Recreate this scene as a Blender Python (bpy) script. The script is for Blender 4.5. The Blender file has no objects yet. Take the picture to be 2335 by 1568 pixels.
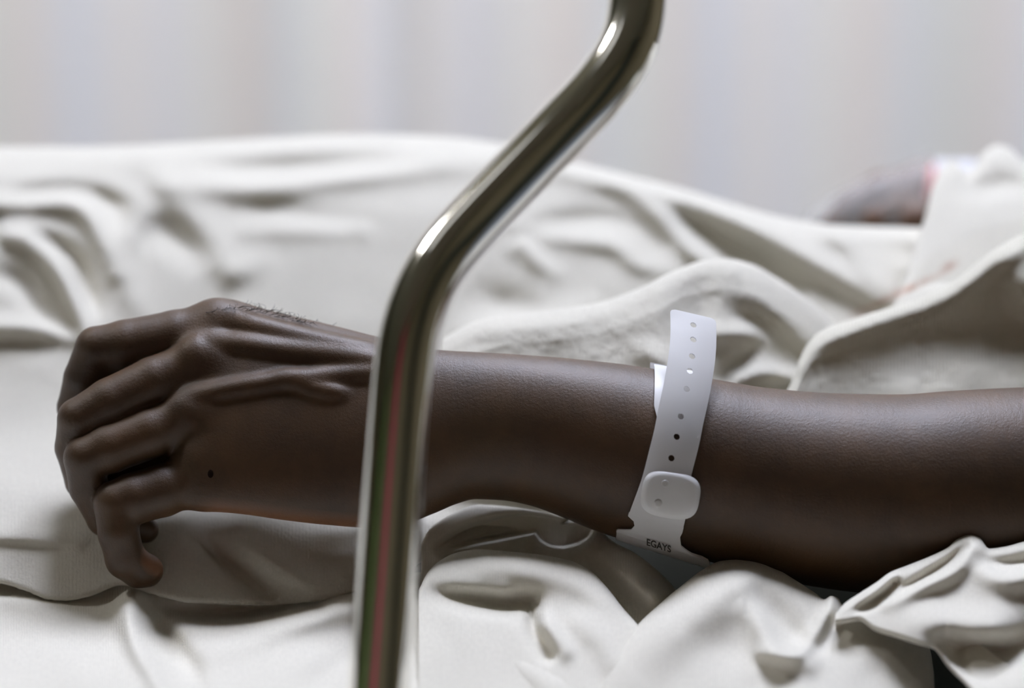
import bpy, bmesh, math, random
import numpy as np
from mathutils import Vector, Matrix, noise as mnoise

random.seed(7)
rng = np.random.default_rng(7)

# ------------------------------------------------------------------ camera
W, H = 2335.0, 1568.0
CX, CY = W / 2, H / 2
LENS = 85.0
F = LENS / 36.0 * W            # focal length in pixels
TILT = math.radians(12.0)
CAM = np.array([0.0, -0.98, 1.0])
RIGHT = np.array([1.0, 0.0, 0.0])
FWD = np.array([0.0, math.cos(TILT), -math.sin(TILT)])
UP = np.array([0.0, math.sin(TILT), math.cos(TILT)])
S = 1.0 / F                    # metres per pixel unit at the arm (1 m from the lens)

sc = bpy.context.scene
col = sc.collection
cd = bpy.data.cameras.new('camera')
cam = bpy.data.objects.new('camera', cd)
col.objects.link(cam)
cd.lens = LENS
cd.sensor_width = 36.0
cd.clip_start = 0.02
cam.location = CAM
cam.rotation_euler = (math.pi / 2 - TILT, 0, 0)
cd.dof.use_dof = True
cd.dof.focus_distance = 0.985
cd.dof.aperture_fstop = 3.1
sc.camera = cam

# ------------------------------------------------------------------ world, exposure
wd = bpy.data.worlds.new('world')
sc.world = wd
wd.use_nodes = True
wd.node_tree.nodes['Background'].inputs[0].default_value = (0.55, 0.56, 0.5, 1)
wd.node_tree.nodes['Background'].inputs[1].default_value = 0.02
sc.view_settings.view_transform = 'Standard'
sc.view_settings.look = 'None'
sc.view_settings.exposure = -0.04
sc.view_settings.gamma = 1.0
sc.view_settings.use_curve_mapping = False

KEY_POWER = 36.0         # emission strength of the lamp above the bed
FAR_POWER = 60.0        # emission strength of the ward lamps further to the left

# ------------------------------------------------------------------ helpers
def P(px, py, w):
    """photo pixel + distance w (pixel units, towards the lens) -> world points"""
    px = np.asarray(px, float); py = np.asarray(py, float); w = np.asarray(w, float)
    t = 1.0 - w * S
    a = (px - CX) / F * t
    b = -(py - CY) / F * t
    return CAM + a[..., None] * RIGHT + b[..., None] * UP + t[..., None] * FWD

def tag(o, label, cat, group=None, kind=None):
    if label: o['label'] = label
    if cat: o['category'] = cat
    if group: o['group'] = group
    if kind: o['kind'] = kind
    return o

def link(name, me, mat=None, parent=None, smooth=True):
    o = bpy.data.objects.new(name, me)
    col.objects.link(o)
    if mat: me.materials.append(mat)
    if parent: o.parent = parent
    if smooth and len(me.polygons):
        me.polygons.foreach_set('use_smooth', [True] * len(me.polygons))
    return o

def empty(name, loc=(0, 0, 0)):
    o = bpy.data.objects.new(name, None)
    col.objects.link(o)
    o.location = loc
    return o

def keep_parent(o, p):
    bpy.context.view_layer.update()
    o.parent = p
    o.matrix_parent_inverse = p.matrix_world.inverted()

def box_mesh(name, x0, x1, y0, y1, z0, z1, bev=0.0, seg=2):
    bm = bmesh.new()
    bmesh.ops.create_cube(bm, size=1.0)
    for v in bm.verts:
        v.co.x = x0 + (v.co.x + .5) * (x1 - x0)
        v.co.y = y0 + (v.co.y + .5) * (y1 - y0)
        v.co.z = z0 + (v.co.z + .5) * (z1 - z0)
    if bev > 0:
        bmesh.ops.bevel(bm, geom=bm.edges[:], offset=bev, segments=seg, affect='EDGES', profile=0.5)
    me = bpy.data.meshes.new(name)
    bm.to_mesh(me); bm.free()
    return me

def box(name, x0, x1, y0, y1, z0, z1, mat, parent=None, bev=0.0):
    return link(name, box_mesh(name, x0, x1, y0, y1, z0, z1, bev), mat, parent, smooth=False)

def catmull(pts, n):
    pts = np.asarray(pts, float)
    ext = np.vstack([2 * pts[0] - pts[1], pts, 2 * pts[-1] - pts[-2]])
    seg = np.linalg.norm(np.diff(pts, axis=0), axis=1)
    L = np.concatenate([[0], np.cumsum(seg)])
    out = []
    for s in np.linspace(0, L[-1] - 1e-9, n):
        i = min(np.searchsorted(L, s, side='right') - 1, len(pts) - 2)
        u = (s - L[i]) / max(seg[i], 1e-9)
        p0, p1, p2, p3 = ext[i], ext[i + 1], ext[i + 2], ext[i + 3]
        out.append(.5 * (2 * p1 + (p2 - p0) * u + (2 * p0 - 5 * p1 + 4 * p2 - p3) * u * u + (3 * p1 - p0 - 3 * p2 + p3) * u ** 3))
    return np.array(out)

def tube_mesh(name, pts, rad, seg=24, cap=True):
    pts = np.asarray(pts, float)
    n = len(pts)
    rad = np.broadcast_to(np.asarray(rad, float), (n,))
    T = np.gradient(pts, axis=0)
    T /= np.linalg.norm(T, axis=1)[:, None]
    ref = np.array([0, 0, 1.0]) if abs(T[0][2]) < .9 else np.array([1.0, 0, 0])
    N = np.cross(T[0], ref); N /= np.linalg.norm(N)
    V = []; ang = np.linspace(0, 2 * np.pi, seg, endpoint=False)
    for i in range(n):
        N = N - T[i] * np.dot(N, T[i]); N /= np.linalg.norm(N)
        B = np.cross(T[i], N)
        V.append(pts[i] + rad[i] * (np.cos(ang)[:, None] * N + np.sin(ang)[:, None] * B))
    V = np.vstack(V)
    Fc = []
    for i in range(n - 1):
        for j in range(seg):
            k = (j + 1) % seg
            Fc.append((i * seg + j, i * seg + k, (i + 1) * seg + k, (i + 1) * seg + j))
    if cap:
        Fc.append(tuple(range(seg))[::-1])
        Fc.append(tuple((n - 1) * seg + j for j in range(seg)))
    me = bpy.data.meshes.new(name)
    me.from_pydata(V.tolist(), [], Fc)
    me.update()
    return me

# ------------------------------------------------------------------ materials
def new_mat(name):
    m = bpy.data.materials.new(name)
    m.use_nodes = True
    nt = m.node_tree
    b = nt.nodes['Principled BSDF']
    return m, nt, b

def nd(nt, typ, **kw):
    n = nt.nodes.new(typ)
    for k, v in kw.items():
        if k in n.inputs: n.inputs[k].default_value = v
        else: setattr(n, k, v)
    return n

def plain(name, rgb, rough=.6, metal=0.0, var=0.08, scale=6.0):
    m, nt, b = new_mat(name)
    tc = nd(nt, 'ShaderNodeTexCoord')
    nz = nd(nt, 'ShaderNodeTexNoise', Scale=scale, Detail=4.0)
    nt.links.new(tc.outputs['Object'], nz.inputs['Vector'])
    mx = nd(nt, 'ShaderNodeMix', data_type='RGBA')
    mx.inputs[6].default_value = (*[c * (1 - var) for c in rgb], 1)
    mx.inputs[7].default_value = (*[min(1, c * (1 + var)) for c in rgb], 1)
    nt.links.new(nz.outputs['Fac'], mx.inputs[0])
    nt.links.new(mx.outputs[2], b.inputs['Base Color'])
    b.inputs['Roughness'].default_value = rough
    b.inputs['Metallic'].default_value = metal
    return m

def fabric(name, rgb, rib=.35, rib_period=7.0, fuzz=.5, patches=None, trans=.12):
    """white cotton: knitted ribs and fuzz as relief; UVs are in photo-pixel units of the cloth"""
    m, nt, b = new_mat(name)
    uv = nd(nt, 'ShaderNodeUVMap')
    tc = nd(nt, 'ShaderNodeTexCoord')
    big = nd(nt, 'ShaderNodeTexNoise', Scale=0.006, Detail=3.0)
    nt.links.new(uv.outputs[0], big.inputs['Vector'])
    mx = nd(nt, 'ShaderNodeMix', data_type='RGBA')
    mx.inputs[6].default_value = (*[c * .94 for c in rgb], 1)
    mx.inputs[7].default_value = (*[min(1, c * 1.04) for c in rgb], 1)
    nt.links.new(big.outputs['Fac'], mx.inputs[0])
    last = mx.outputs[2]
    # soft nap: small mottling of the cotton itself
    mot = nd(nt, 'ShaderNodeTexNoise', Scale=0.11, Detail=3.0, Roughness=.65)
    nt.links.new(uv.outputs[0], mot.inputs['Vector'])
    mr = nd(nt, 'ShaderNodeMapRange')
    mr.inputs[1].default_value = .3; mr.inputs[2].default_value = .7
    mr.inputs[3].default_value = .95; mr.inputs[4].default_value = 1.03
    nt.links.new(mot.outputs['Fac'], mr.inputs[0])
    mm = nd(nt, 'ShaderNodeVectorMath', operation='SCALE')
    nt.links.new(last, mm.inputs[0]); nt.links.new(mr.outputs[0], mm.inputs['Scale'])
    last = mm.outputs[0]
    if patches:
        for (sx, sy, sr, rgbS, amt, ax, rot) in patches:
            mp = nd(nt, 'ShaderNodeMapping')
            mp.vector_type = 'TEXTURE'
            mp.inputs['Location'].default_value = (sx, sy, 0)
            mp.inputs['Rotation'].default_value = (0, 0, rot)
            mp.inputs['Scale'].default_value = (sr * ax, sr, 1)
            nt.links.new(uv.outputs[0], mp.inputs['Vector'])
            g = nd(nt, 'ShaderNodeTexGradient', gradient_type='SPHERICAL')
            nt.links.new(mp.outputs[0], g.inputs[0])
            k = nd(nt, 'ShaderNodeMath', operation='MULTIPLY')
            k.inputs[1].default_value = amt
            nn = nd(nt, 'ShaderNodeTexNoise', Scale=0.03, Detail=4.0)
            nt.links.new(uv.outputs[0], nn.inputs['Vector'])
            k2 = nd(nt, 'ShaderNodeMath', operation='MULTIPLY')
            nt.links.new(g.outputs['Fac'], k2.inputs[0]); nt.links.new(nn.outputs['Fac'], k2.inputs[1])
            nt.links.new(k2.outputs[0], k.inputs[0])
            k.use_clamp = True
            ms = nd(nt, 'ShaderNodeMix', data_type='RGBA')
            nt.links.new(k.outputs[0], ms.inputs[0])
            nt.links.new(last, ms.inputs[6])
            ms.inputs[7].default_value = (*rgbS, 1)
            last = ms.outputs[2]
    nt.links.new(last, b.inputs['Base Color'])
    b.inputs['Roughness'].default_value = .9
    b.inputs['Specular IOR Level'].default_value = .15
    b.inputs['Sheen Weight'].default_value = .35
    b.inputs['Sheen Roughness'].default_value = .5
    # relief
    wv = nd(nt, 'ShaderNodeTexWave', wave_type='BANDS', bands_direction='X', wave_profile='SIN')
    wv.inputs['Scale'].default_value = 0.314 / rib_period * 1.0
    wv.inputs['Distortion'].default_value = 3.5
    wv.inputs['Detail'].default_value = 2.0
    wv.inputs['Detail Scale'].default_value = 1.2
    nt.links.new(uv.outputs[0], wv.inputs['Vector'])
    fz = nd(nt, 'ShaderNodeTexNoise', Scale=0.13, Detail=5.0, Roughness=.75)
    nt.links.new(uv.outputs[0], fz.inputs['Vector'])
    b1 = nd(nt, 'ShaderNodeBump', Strength=rib, Distance=.0012)
    nt.links.new(wv.outputs['Fac'], b1.inputs['Height'])
    b2 = nd(nt, 'ShaderNodeBump', Strength=fuzz, Distance=.0011)
    nt.links.new(fz.outputs['Fac'], b2.inputs['Height'])
    nt.links.new(b1.outputs[0], b2.inputs['Normal'])
    nt.links.new(b2.outputs[0], b.inputs['Normal'])
    if trans:
        tr = nd(nt, 'ShaderNodeBsdfTranslucent')
        nt.links.new(last, tr.inputs['Color'])
        mxs = nd(nt, 'ShaderNodeMixShader')
        mxs.inputs[0].default_value = trans
        nt.links.new(b.outputs[0], mxs.inputs[1]); nt.links.new(tr.outputs[0], mxs.inputs[2])
        nt.links.new(mxs.outputs[0], nt.nodes['Material Output'].inputs['Surface'])
    return m

def emitter(name, rgb, strength):
    m = bpy.data.materials.new(name)
    m.use_nodes = True
    nt = m.node_tree
    nt.nodes.clear()
    e = nt.nodes.new('ShaderNodeEmission')
    e.inputs[0].default_value = (*rgb, 1); e.inputs[1].default_value = strength
    o = nt.nodes.new('ShaderNodeOutputMaterial')
    nt.links.new(e.outputs[0], o.inputs[0])
    return m

M_wall = plain('khaki wall paint', (.16, .128, .064), .8)
M_wall_pale = plain('pale olive wall paint', (.40, .37, .28), .8)
M_ceil = plain('ceiling paint', (.30, .265, .17), .85)
M_floor = plain('pale blue linoleum', (.30, .345, .39), .5)
M_green_panel = plain('green reflection panel paint', (.30, .50, .16), .5)  # this and the next two colour the added panels mirrored in the rail
M_red_panel = plain('maroon reflection panel paint', (.42, .045, .07), .5)
M_dark_panel = plain('dark green reflection panel paint', (.012, .025, .02), .5)
M_steel = plain('painted steel', (.30, .30, .27), .45)
M_matt = plain('dark green vinyl', (.008, .022, .011), .55, var=.3, scale=20)
M_lamp_body = plain('white lamp housing', (.6, .6, .58), .5)

# chrome
M_chrome, nt, b = new_mat('chrome')
b.inputs['Base Color'].default_value = (.90, .89, .84, 1)
b.inputs['Metallic'].default_value = 1.0
b.inputs['Roughness'].default_value = .07
tc = nd(nt, 'ShaderNodeTexCoord')
nz = nd(nt, 'ShaderNodeTexNoise', Scale=60.0, Detail=3.0)
nt.links.new(tc.outputs['Object'], nz.inputs['Vector'])
mr = nd(nt, 'ShaderNodeMapRange'); mr.inputs[3].default_value = .04; mr.inputs[4].default_value = .13
nt.links.new(nz.outputs['Fac'], mr.inputs[0]); nt.links.new(mr.outputs[0], b.inputs['Roughness'])

# skin
def skin_mat(name, dark, light):
    m, nt, b = new_mat(name)
    tc = nd(nt, 'ShaderNodeTexCoord')
    n1 = nd(nt, 'ShaderNodeTexNoise', Scale=38.0, Detail=5.0, Roughness=.6)
    nt.links.new(tc.outputs['Object'], n1.inputs['Vector'])
    mx = nd(nt, 'ShaderNodeMix', data_type='RGBA')
    mx.inputs[6].default_value = (*dark, 1); mx.inputs[7].default_value = (*light, 1)
    mr = nd(nt, 'ShaderNodeMapRange'); mr.inputs[1].default_value = .3; mr.inputs[2].default_value = .7
    nt.links.new(n1.outputs['Fac'], mr.inputs[0]); nt.links.new(mr.outputs[0], mx.inputs[0])
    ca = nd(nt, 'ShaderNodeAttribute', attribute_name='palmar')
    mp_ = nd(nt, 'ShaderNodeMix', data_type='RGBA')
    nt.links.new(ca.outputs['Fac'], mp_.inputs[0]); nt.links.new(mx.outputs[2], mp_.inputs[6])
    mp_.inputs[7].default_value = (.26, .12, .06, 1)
    nt.links.new(mp_.outputs[2], b.inputs['Base Color'])
    b.inputs['Roughness'].default_value = .5
    b.inputs['Specular IOR Level'].default_value = .55
    b.inputs['Subsurface Weight'].default_value = .12
    b.inputs['Subsurface Radius'].default_value = (.6, .25, .12)
    b.inputs['Subsurface Scale'].default_value = .004
    b.inputs['Sheen Weight'].default_value = .06
    b.inputs['Sheen Roughness'].default_value = .45
    b.inputs['Sheen Tint'].default_value = (.85, .75, .72, 1)
    v = nd(nt, 'ShaderNodeTexVoronoi', Scale=1900.0, feature='DISTANCE_TO_EDGE')
    nt.links.new(tc.outputs['Object'], v.inputs['Vector'])
    n2 = nd(nt, 'ShaderNodeTexNoise', Scale=900.0, Detail=4.0)
    nt.links.new(tc.outputs['Object'], n2.inputs['Vector'])
    # wrinkles running round the fingers and the arm
    mp = nd(nt, 'ShaderNodeMapping'); mp.inputs['Scale'].default_value = (260, 40, 40)
    nt.links.new(tc.outputs['Object'], mp.inputs['Vector'])
    n3 = nd(nt, 'ShaderNodeTexNoise', Scale=1.0, Detail=3.0)
    nt.links.new(mp.outputs[0], n3.inputs['Vector'])
    b1 = nd(nt, 'ShaderNodeBump', Strength=.2, Distance=.0004)
    nt.links.new(v.outputs['Distance'], b1.inputs['Height'])
    b2 = nd(nt, 'ShaderNodeBump', Strength=.28, Distance=.0005)
    nt.links.new(n2.outputs['Fac'], b2.inputs['Height']); nt.links.new(b1.outputs[0], b2.inputs['Normal'])
    b3 = nd(nt, 'ShaderNodeBump', Strength=.14, Distance=.0009)
    nt.links.new(n3.outputs['Fac'], b3.inputs['Height']); nt.links.new(b2.outputs[0], b3.inputs['Normal'])
    nt.links.new(b3.outputs[0], b.inputs['Normal'])
    return m
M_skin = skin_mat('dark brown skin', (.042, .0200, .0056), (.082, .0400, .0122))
M_hair = plain('dark hair', (.03, .025, .022), .5)
M_mole = plain('dark mole', (.012, .006, .004), 1.0)
M_mole.node_tree.nodes['Principled BSDF'].inputs['Specular IOR Level'].default_value = .1

# wristband plastic
def plastic(name, rgb, trans=.25, rough=.38):
    m, nt, b = new_mat(name)
    tc = nd(nt, 'ShaderNodeTexCoord')
    nz = nd(nt, 'ShaderNodeTexNoise', Scale=90.0, Detail=3.0)
    nt.links.new(tc.outputs['Object'], nz.inputs['Vector'])
    mx = nd(nt, 'ShaderNodeMix', data_type='RGBA')
    mx.inputs[6].default_value = (*[c * .96 for c in rgb], 1); mx.inputs[7].default_value = (*rgb, 1)
    nt.links.new(nz.outputs['Fac'], mx.inputs[0]); nt.links.new(mx.outputs[2], b.inputs['Base Color'])
    b.inputs['Roughness'].default_value = rough
    tr = nd(nt, 'ShaderNodeBsdfTranslucent'); tr.inputs[0].default_value = (*rgb, 1)
    ms = nd(nt, 'ShaderNodeMixShader'); ms.inputs[0].default_value = trans
    nt.links.new(b.outputs[0], ms.inputs[1]); nt.links.new(tr.outputs[0], ms.inputs[2])
    nt.links.new(ms.outputs[0], nt.nodes['Material Output'].inputs['Surface'])
    return m
M_band = plastic('white vinyl', (.95, .95, .95), .42)
M_clasp = plastic('white clasp plastic', (.90, .90, .89), .25)
M_stud = plastic('greyish clasp stud plastic', (.72, .71, .69), .25)
M_ink = plain('black ink', (.05, .05, .045), .6)

ORANGE_PATCHES = [(2060, 664, 13, (.50, .26, .16), 1.3, 11.0, -.44), (1968, 712, 22, (.60, .42, .32), 1.0, 2.0, -.3), (2165, 606, 16, (.45, .25, .16), 1.3, 2.0, -.5)]  # elongated orange-brown patches mixed into the blanket colour
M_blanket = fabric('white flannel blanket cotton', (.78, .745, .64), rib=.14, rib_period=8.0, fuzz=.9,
                   patches=ORANGE_PATCHES)
M_sheet = fabric('white bed sheet cotton', (.78, .745, .645), rib=.12, rib_period=6.0, fuzz=.3)
M_gown = fabric('white gown cotton', (.765, .73, .61), rib=.32, rib_period=8.0, fuzz=.8)

# curtain with faint woven stripes
M_curt, nt, b = new_mat('pale striped curtain cloth')
uv = nd(nt, 'ShaderNodeUVMap')
sep = nd(nt, 'ShaderNodeSeparateXYZ'); nt.links.new(uv.outputs[0], sep.inputs[0])
ramp_in = nd(nt, 'ShaderNodeMath', operation='FRACT')
nt.links.new(sep.outputs['X'], ramp_in.inputs[0])
rp = nt.nodes.new('ShaderNodeValToRGB')
stops = [(0, (.93, .875, .76)), (.14, (.93, .83, .715)), (.26, (.89, .86, .79)), (.38, (.92, .875, .75)), (.5, (.94, .845, .73)),
         (.64, (.885, .86, .82)), (.78, (.95, .875, .77)), (.9, (.905, .855, .79))]
rp.color_ramp.elements[0].position = 0; rp.color_ramp.elements[0].color = (*stops[0][1], 1)
rp.color_ramp.elements[1].position = 1; rp.color_ramp.elements[1].color = (*stops[0][1], 1)
for p_, c_ in stops[1:]:
    e = rp.color_ramp.elements.new(p_); e.color = (*c_, 1)
nt.links.new(ramp_in.outputs[0], rp.inputs[0])
nt.links.new(rp.outputs[0], b.inputs['Base Color'])
b.inputs['Roughness'].default_value = .9
wvn = nd(nt, 'ShaderNodeTexNoise', Scale=400.0)
bp = nd(nt, 'ShaderNodeBump', Strength=.1, Distance=.001)
nt.links.new(wvn.outputs['Fac'], bp.inputs['Height']); nt.links.new(bp.outputs[0], b.inputs['Normal'])

# ------------------------------------------------------------------ the room
RX0, RX1, RY0, RY1, RZ = -5.2, 2.6, -2.4, 2.3, 2.75
def struct(name, *a, **k):
    o = box(name, *a, **k); o['kind'] = 'structure'; return o
struct('floor', RX0, RX1, RY0, RY1, -.1, 0, M_floor)
struct('ceiling', RX0, RX1, RY0, RY1, RZ, RZ + .1, M_ceil)
struct('wall_back', RX0, RX1, RY1, RY1 + .1, 0, RZ, M_wall_pale)
struct('wall_front', RX0, RX1, RY0 - .1, RY0, 0, RZ, M_wall)
struct('wall_left', RX0 - .1, RX0, RY0, RY1, 0, RZ, M_wall)
struct('wall_right', RX1, RX1 + .1, RY0, RY1, 0, RZ, M_wall)
for i, (x0, x1, y0, y1, m_) in enumerate([(-4.8, -2.6, RY0, RY0 + .05, M_green_panel), (-.95, -.25, RY0, RY0 + .05, M_red_panel),
                                          (1.65, 2.5, RY0, RY0 + .05, M_dark_panel)]):
    d = struct('reflection_panel_%d' % (i + 1), x0, x1, y0, y1, 0, RZ, m_, bev=.006)  # unseen panel, added behind the camera for coloured streaks in the chrome rail
    for q in (0, 1):
        box('reflection_panel_face', x0 + .08, x1 - .08, y1, y1 + .012, .15 + q * 1.3, 1.35 + q * 1.3, m_, d, bev=.005)

# ------------------------------------------------------------------ lamps
def ceiling_light(x, y, sx, sy, power, label, gap=.1, rot=0, tint=(1.0, .99, .98), second=1.0):
    r = empty('ceiling_light', (x, y, RZ))
    for k in (-1, 1):
        cx = k * (sx + gap) / 2
        e = box('lamp_diffuser', cx - sx / 2, cx + sx / 2, -sy / 2, sy / 2, -.07, -.055, emitter('lamp glow', tint, power * (second if k > 0 else 1.0)), r)
    box('lamp_housing', -sx - gap, sx + gap, -sy / 2 - .04, sy / 2 + .04, -.055, 0, M_lamp_body, r, bev=.008)
    r.rotation_euler.z = rot
    tag(r, label, 'ceiling light', 'ward ceiling lights')
    return r
ceiling_light(.2, .62, .36, .8, KEY_POWER, 'twin panel ceiling light straight above the bed', gap=.1, tint=(.91, .965, 1.17))
ceiling_light(-1.66, .40, .13, .30, FAR_POWER, 'small bright ceiling light to the left of the bed', gap=.02, rot=-.6)
ceiling_light(-1.03, -.58, .13, .26, 1.3, 'small dim ceiling light at the near left of the bed', gap=.02, rot=-.6)

# ------------------------------------------------------------------ curtain
def make_curtain():
    n, mrows = 520, 12
    x0, x1, y = -1.9, 1.9, 1.75
    V, Fc, U = [], [], []
    for j in range(mrows):
        z = .25 + (2.35 - .25) * j / (mrows - 1)
        for i in range(n):
            u = i / (n - 1)
            x = x0 + (x1 - x0) * u
            a = 2 * math.pi * x / .26 + 1.3 * math.sin(x * 4.1) + .9 * math.sin(x * 9.7 + 1)
            amp = .011 + .006 * math.sin(x * 6.3 + 2)
            V.append((x + .012 * math.sin(a * .5), y + amp * math.sin(a), z))
            U.append((x / .36, z))
    for j in range(mrows - 1):
        for i in range(n - 1):
            k = j * n + i
            Fc.append((k, k + 1, k + n + 1, k + n))
    me = bpy.data.meshes.new('privacy_curtain')
    me.from_pydata(V, [], Fc)
    ul = me.uv_layers.new(name='UVMap')
    for l in me.loops: ul.data[l.index].uv = U[l.vertex_index]
    o = link('cloth', me, M_curt)
    o.modifiers.new('thick', 'SOLIDIFY').thickness = .003
    r = empty('privacy_curtain', (0, y, 0))
    keep_parent(o, r)
    t = link('curtain_track', tube_mesh('curtain_track', [(-2.1, y, 2.37), (2.1, y, 2.37)], .016, 12), M_steel)
    keep_parent(t, r)
    for x in (-2.0, 0, 2.0):
        h = link('track_hanger', tube_mesh('track_hanger', [(x, y, 2.37), (x, y, RZ)], .008, 8), M_steel)
        keep_parent(h, r)
    tag(r, 'pale striped ward curtain hanging behind the bed', 'curtain')
make_curtain()

# ------------------------------------------------------------------ bed
def make_bed():
    r = empty('hospital_bed', (0, .5, 0))
    zt = float(P(1500, 1560, -40)[2])
    z0 = zt - .13
    y0, y1 = -.14, .92
    o = box('mattress', -1.2, .95, y0, y1, z0, zt, M_matt, bev=.03); keep_parent(o, r)
    o = box('bed_base', -1.18, .93, y0 + .02, y1 - .02, z0 - .06, z0, M_steel, bev=.01); keep_parent(o, r)
    for x in (-1.1, .85):
        for y in (y0 + .08, y1 - .08):
            o = link('leg', tube_mesh('leg', [(x, y, 0), (x, y, z0 - .06)], .02, 14), M_steel); keep_parent(o, r)
    tag(r, 'hospital bed with dark green mattress showing between the sheets', 'bed')
make_bed()

# ------------------------------------------------------------------ cloth layers
def interp(tab, x):
    tab = np.asarray(tab, float)
    return np.interp(x, tab[:, 0], tab[:, 1])

def smooth_interp(tab, x):
    """piecewise cubic (monotone-ish) interpolation of a table"""
    tab = np.asarray(tab, float)
    X, Y = tab[:, 0], tab[:, 1]
    d = np.diff(Y) / np.diff(X)
    m = np.empty_like(Y)
    m[0], m[-1] = d[0], d[-1]
    for i in range(1, len(Y) - 1):
        m[i] = 0 if d[i - 1] * d[i] <= 0 else 2 * d[i - 1] * d[i] / (d[i - 1] + d[i])
    x = np.clip(x, X[0], X[-1])
    i = np.clip(np.searchsorted(X, x, side='right') - 1, 0, len(X) - 2)
    h = X[i + 1] - X[i]; t = (x - X[i]) / h
    return ((2 * t ** 3 - 3 * t ** 2 + 1) * Y[i] + (t ** 3 - 2 * t ** 2 + t) * h * m[i]
            + (-2 * t ** 3 + 3 * t ** 2) * Y[i + 1] + (t ** 3 - t ** 2) * h * m[i + 1])

def dist_poly(PX, PY, pts):
    """distance, signed side and interpolated 3rd value along a polyline"""
    pts = np.asarray(pts, float)
    best = np.full(PX.shape, 1e9); amp = np.zeros(PX.shape); side = np.zeros(PX.shape)
    for a, b_ in zip(pts[:-1], pts[1:]):
        dx, dy = b_[0] - a[0], b_[1] - a[1]
        L2 = dx * dx + dy * dy
        h = np.clip(((PX - a[0]) * dx + (PY - a[1]) * dy) / L2, 0, 1)
        qx, qy = PX - a[0] - h * dx, PY - a[1] - h * dy
        d = np.hypot(qx, qy)
        mk = d < best
        best = np.where(mk, d, best)
        amp = np.where(mk, a[2] + h * (b_[2] - a[2]), amp)
        side = np.where(mk, (dx * (PY - a[1]) - dy * (PX - a[0])) / (math.sqrt(L2) * np.maximum(d, 1e-6)), side)
    return best, side, amp

def ridge_sum(PX, PY, ridges):
    """ridges: (points (x, y, height), half-width on one side, half-width on the other)"""
    w = np.zeros(PX.shape)
    for pts, wl, wr in ridges:
        if len(pts) > 2:
            pts = catmull(pts, max(8, 4 * len(pts)))
        d, s, a = dist_poly(PX, PY, pts)
        s = np.clip(s, -1, 1)
        wid = wl + (wr - wl) * (s + 1) / 2
        w += a * np.exp(-(d / wid) ** 2)
    return w

def vnoise(PX, PY, scale, seed):
    """smooth value noise on a numpy grid"""
    r = np.random.default_rng(seed).random((96, 96)) * 2 - 1
    x = PX / scale + 40.3; y = PY / scale + 40.7
    xi = np.floor(x).astype(int); yi = np.floor(y).astype(int)
    fx = x - xi; fy = y - yi
    fx = fx * fx * (3 - 2 * fx); fy = fy * fy * (3 - 2 * fy)
    g = lambda a, b_: r[a % 96, b_ % 96]
    return (g(xi, yi) * (1 - fx) + g(xi + 1, yi) * fx) * (1 - fy) + (g(xi, yi + 1) * (1 - fx) + g(xi + 1, yi + 1) * fx) * fy

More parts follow.
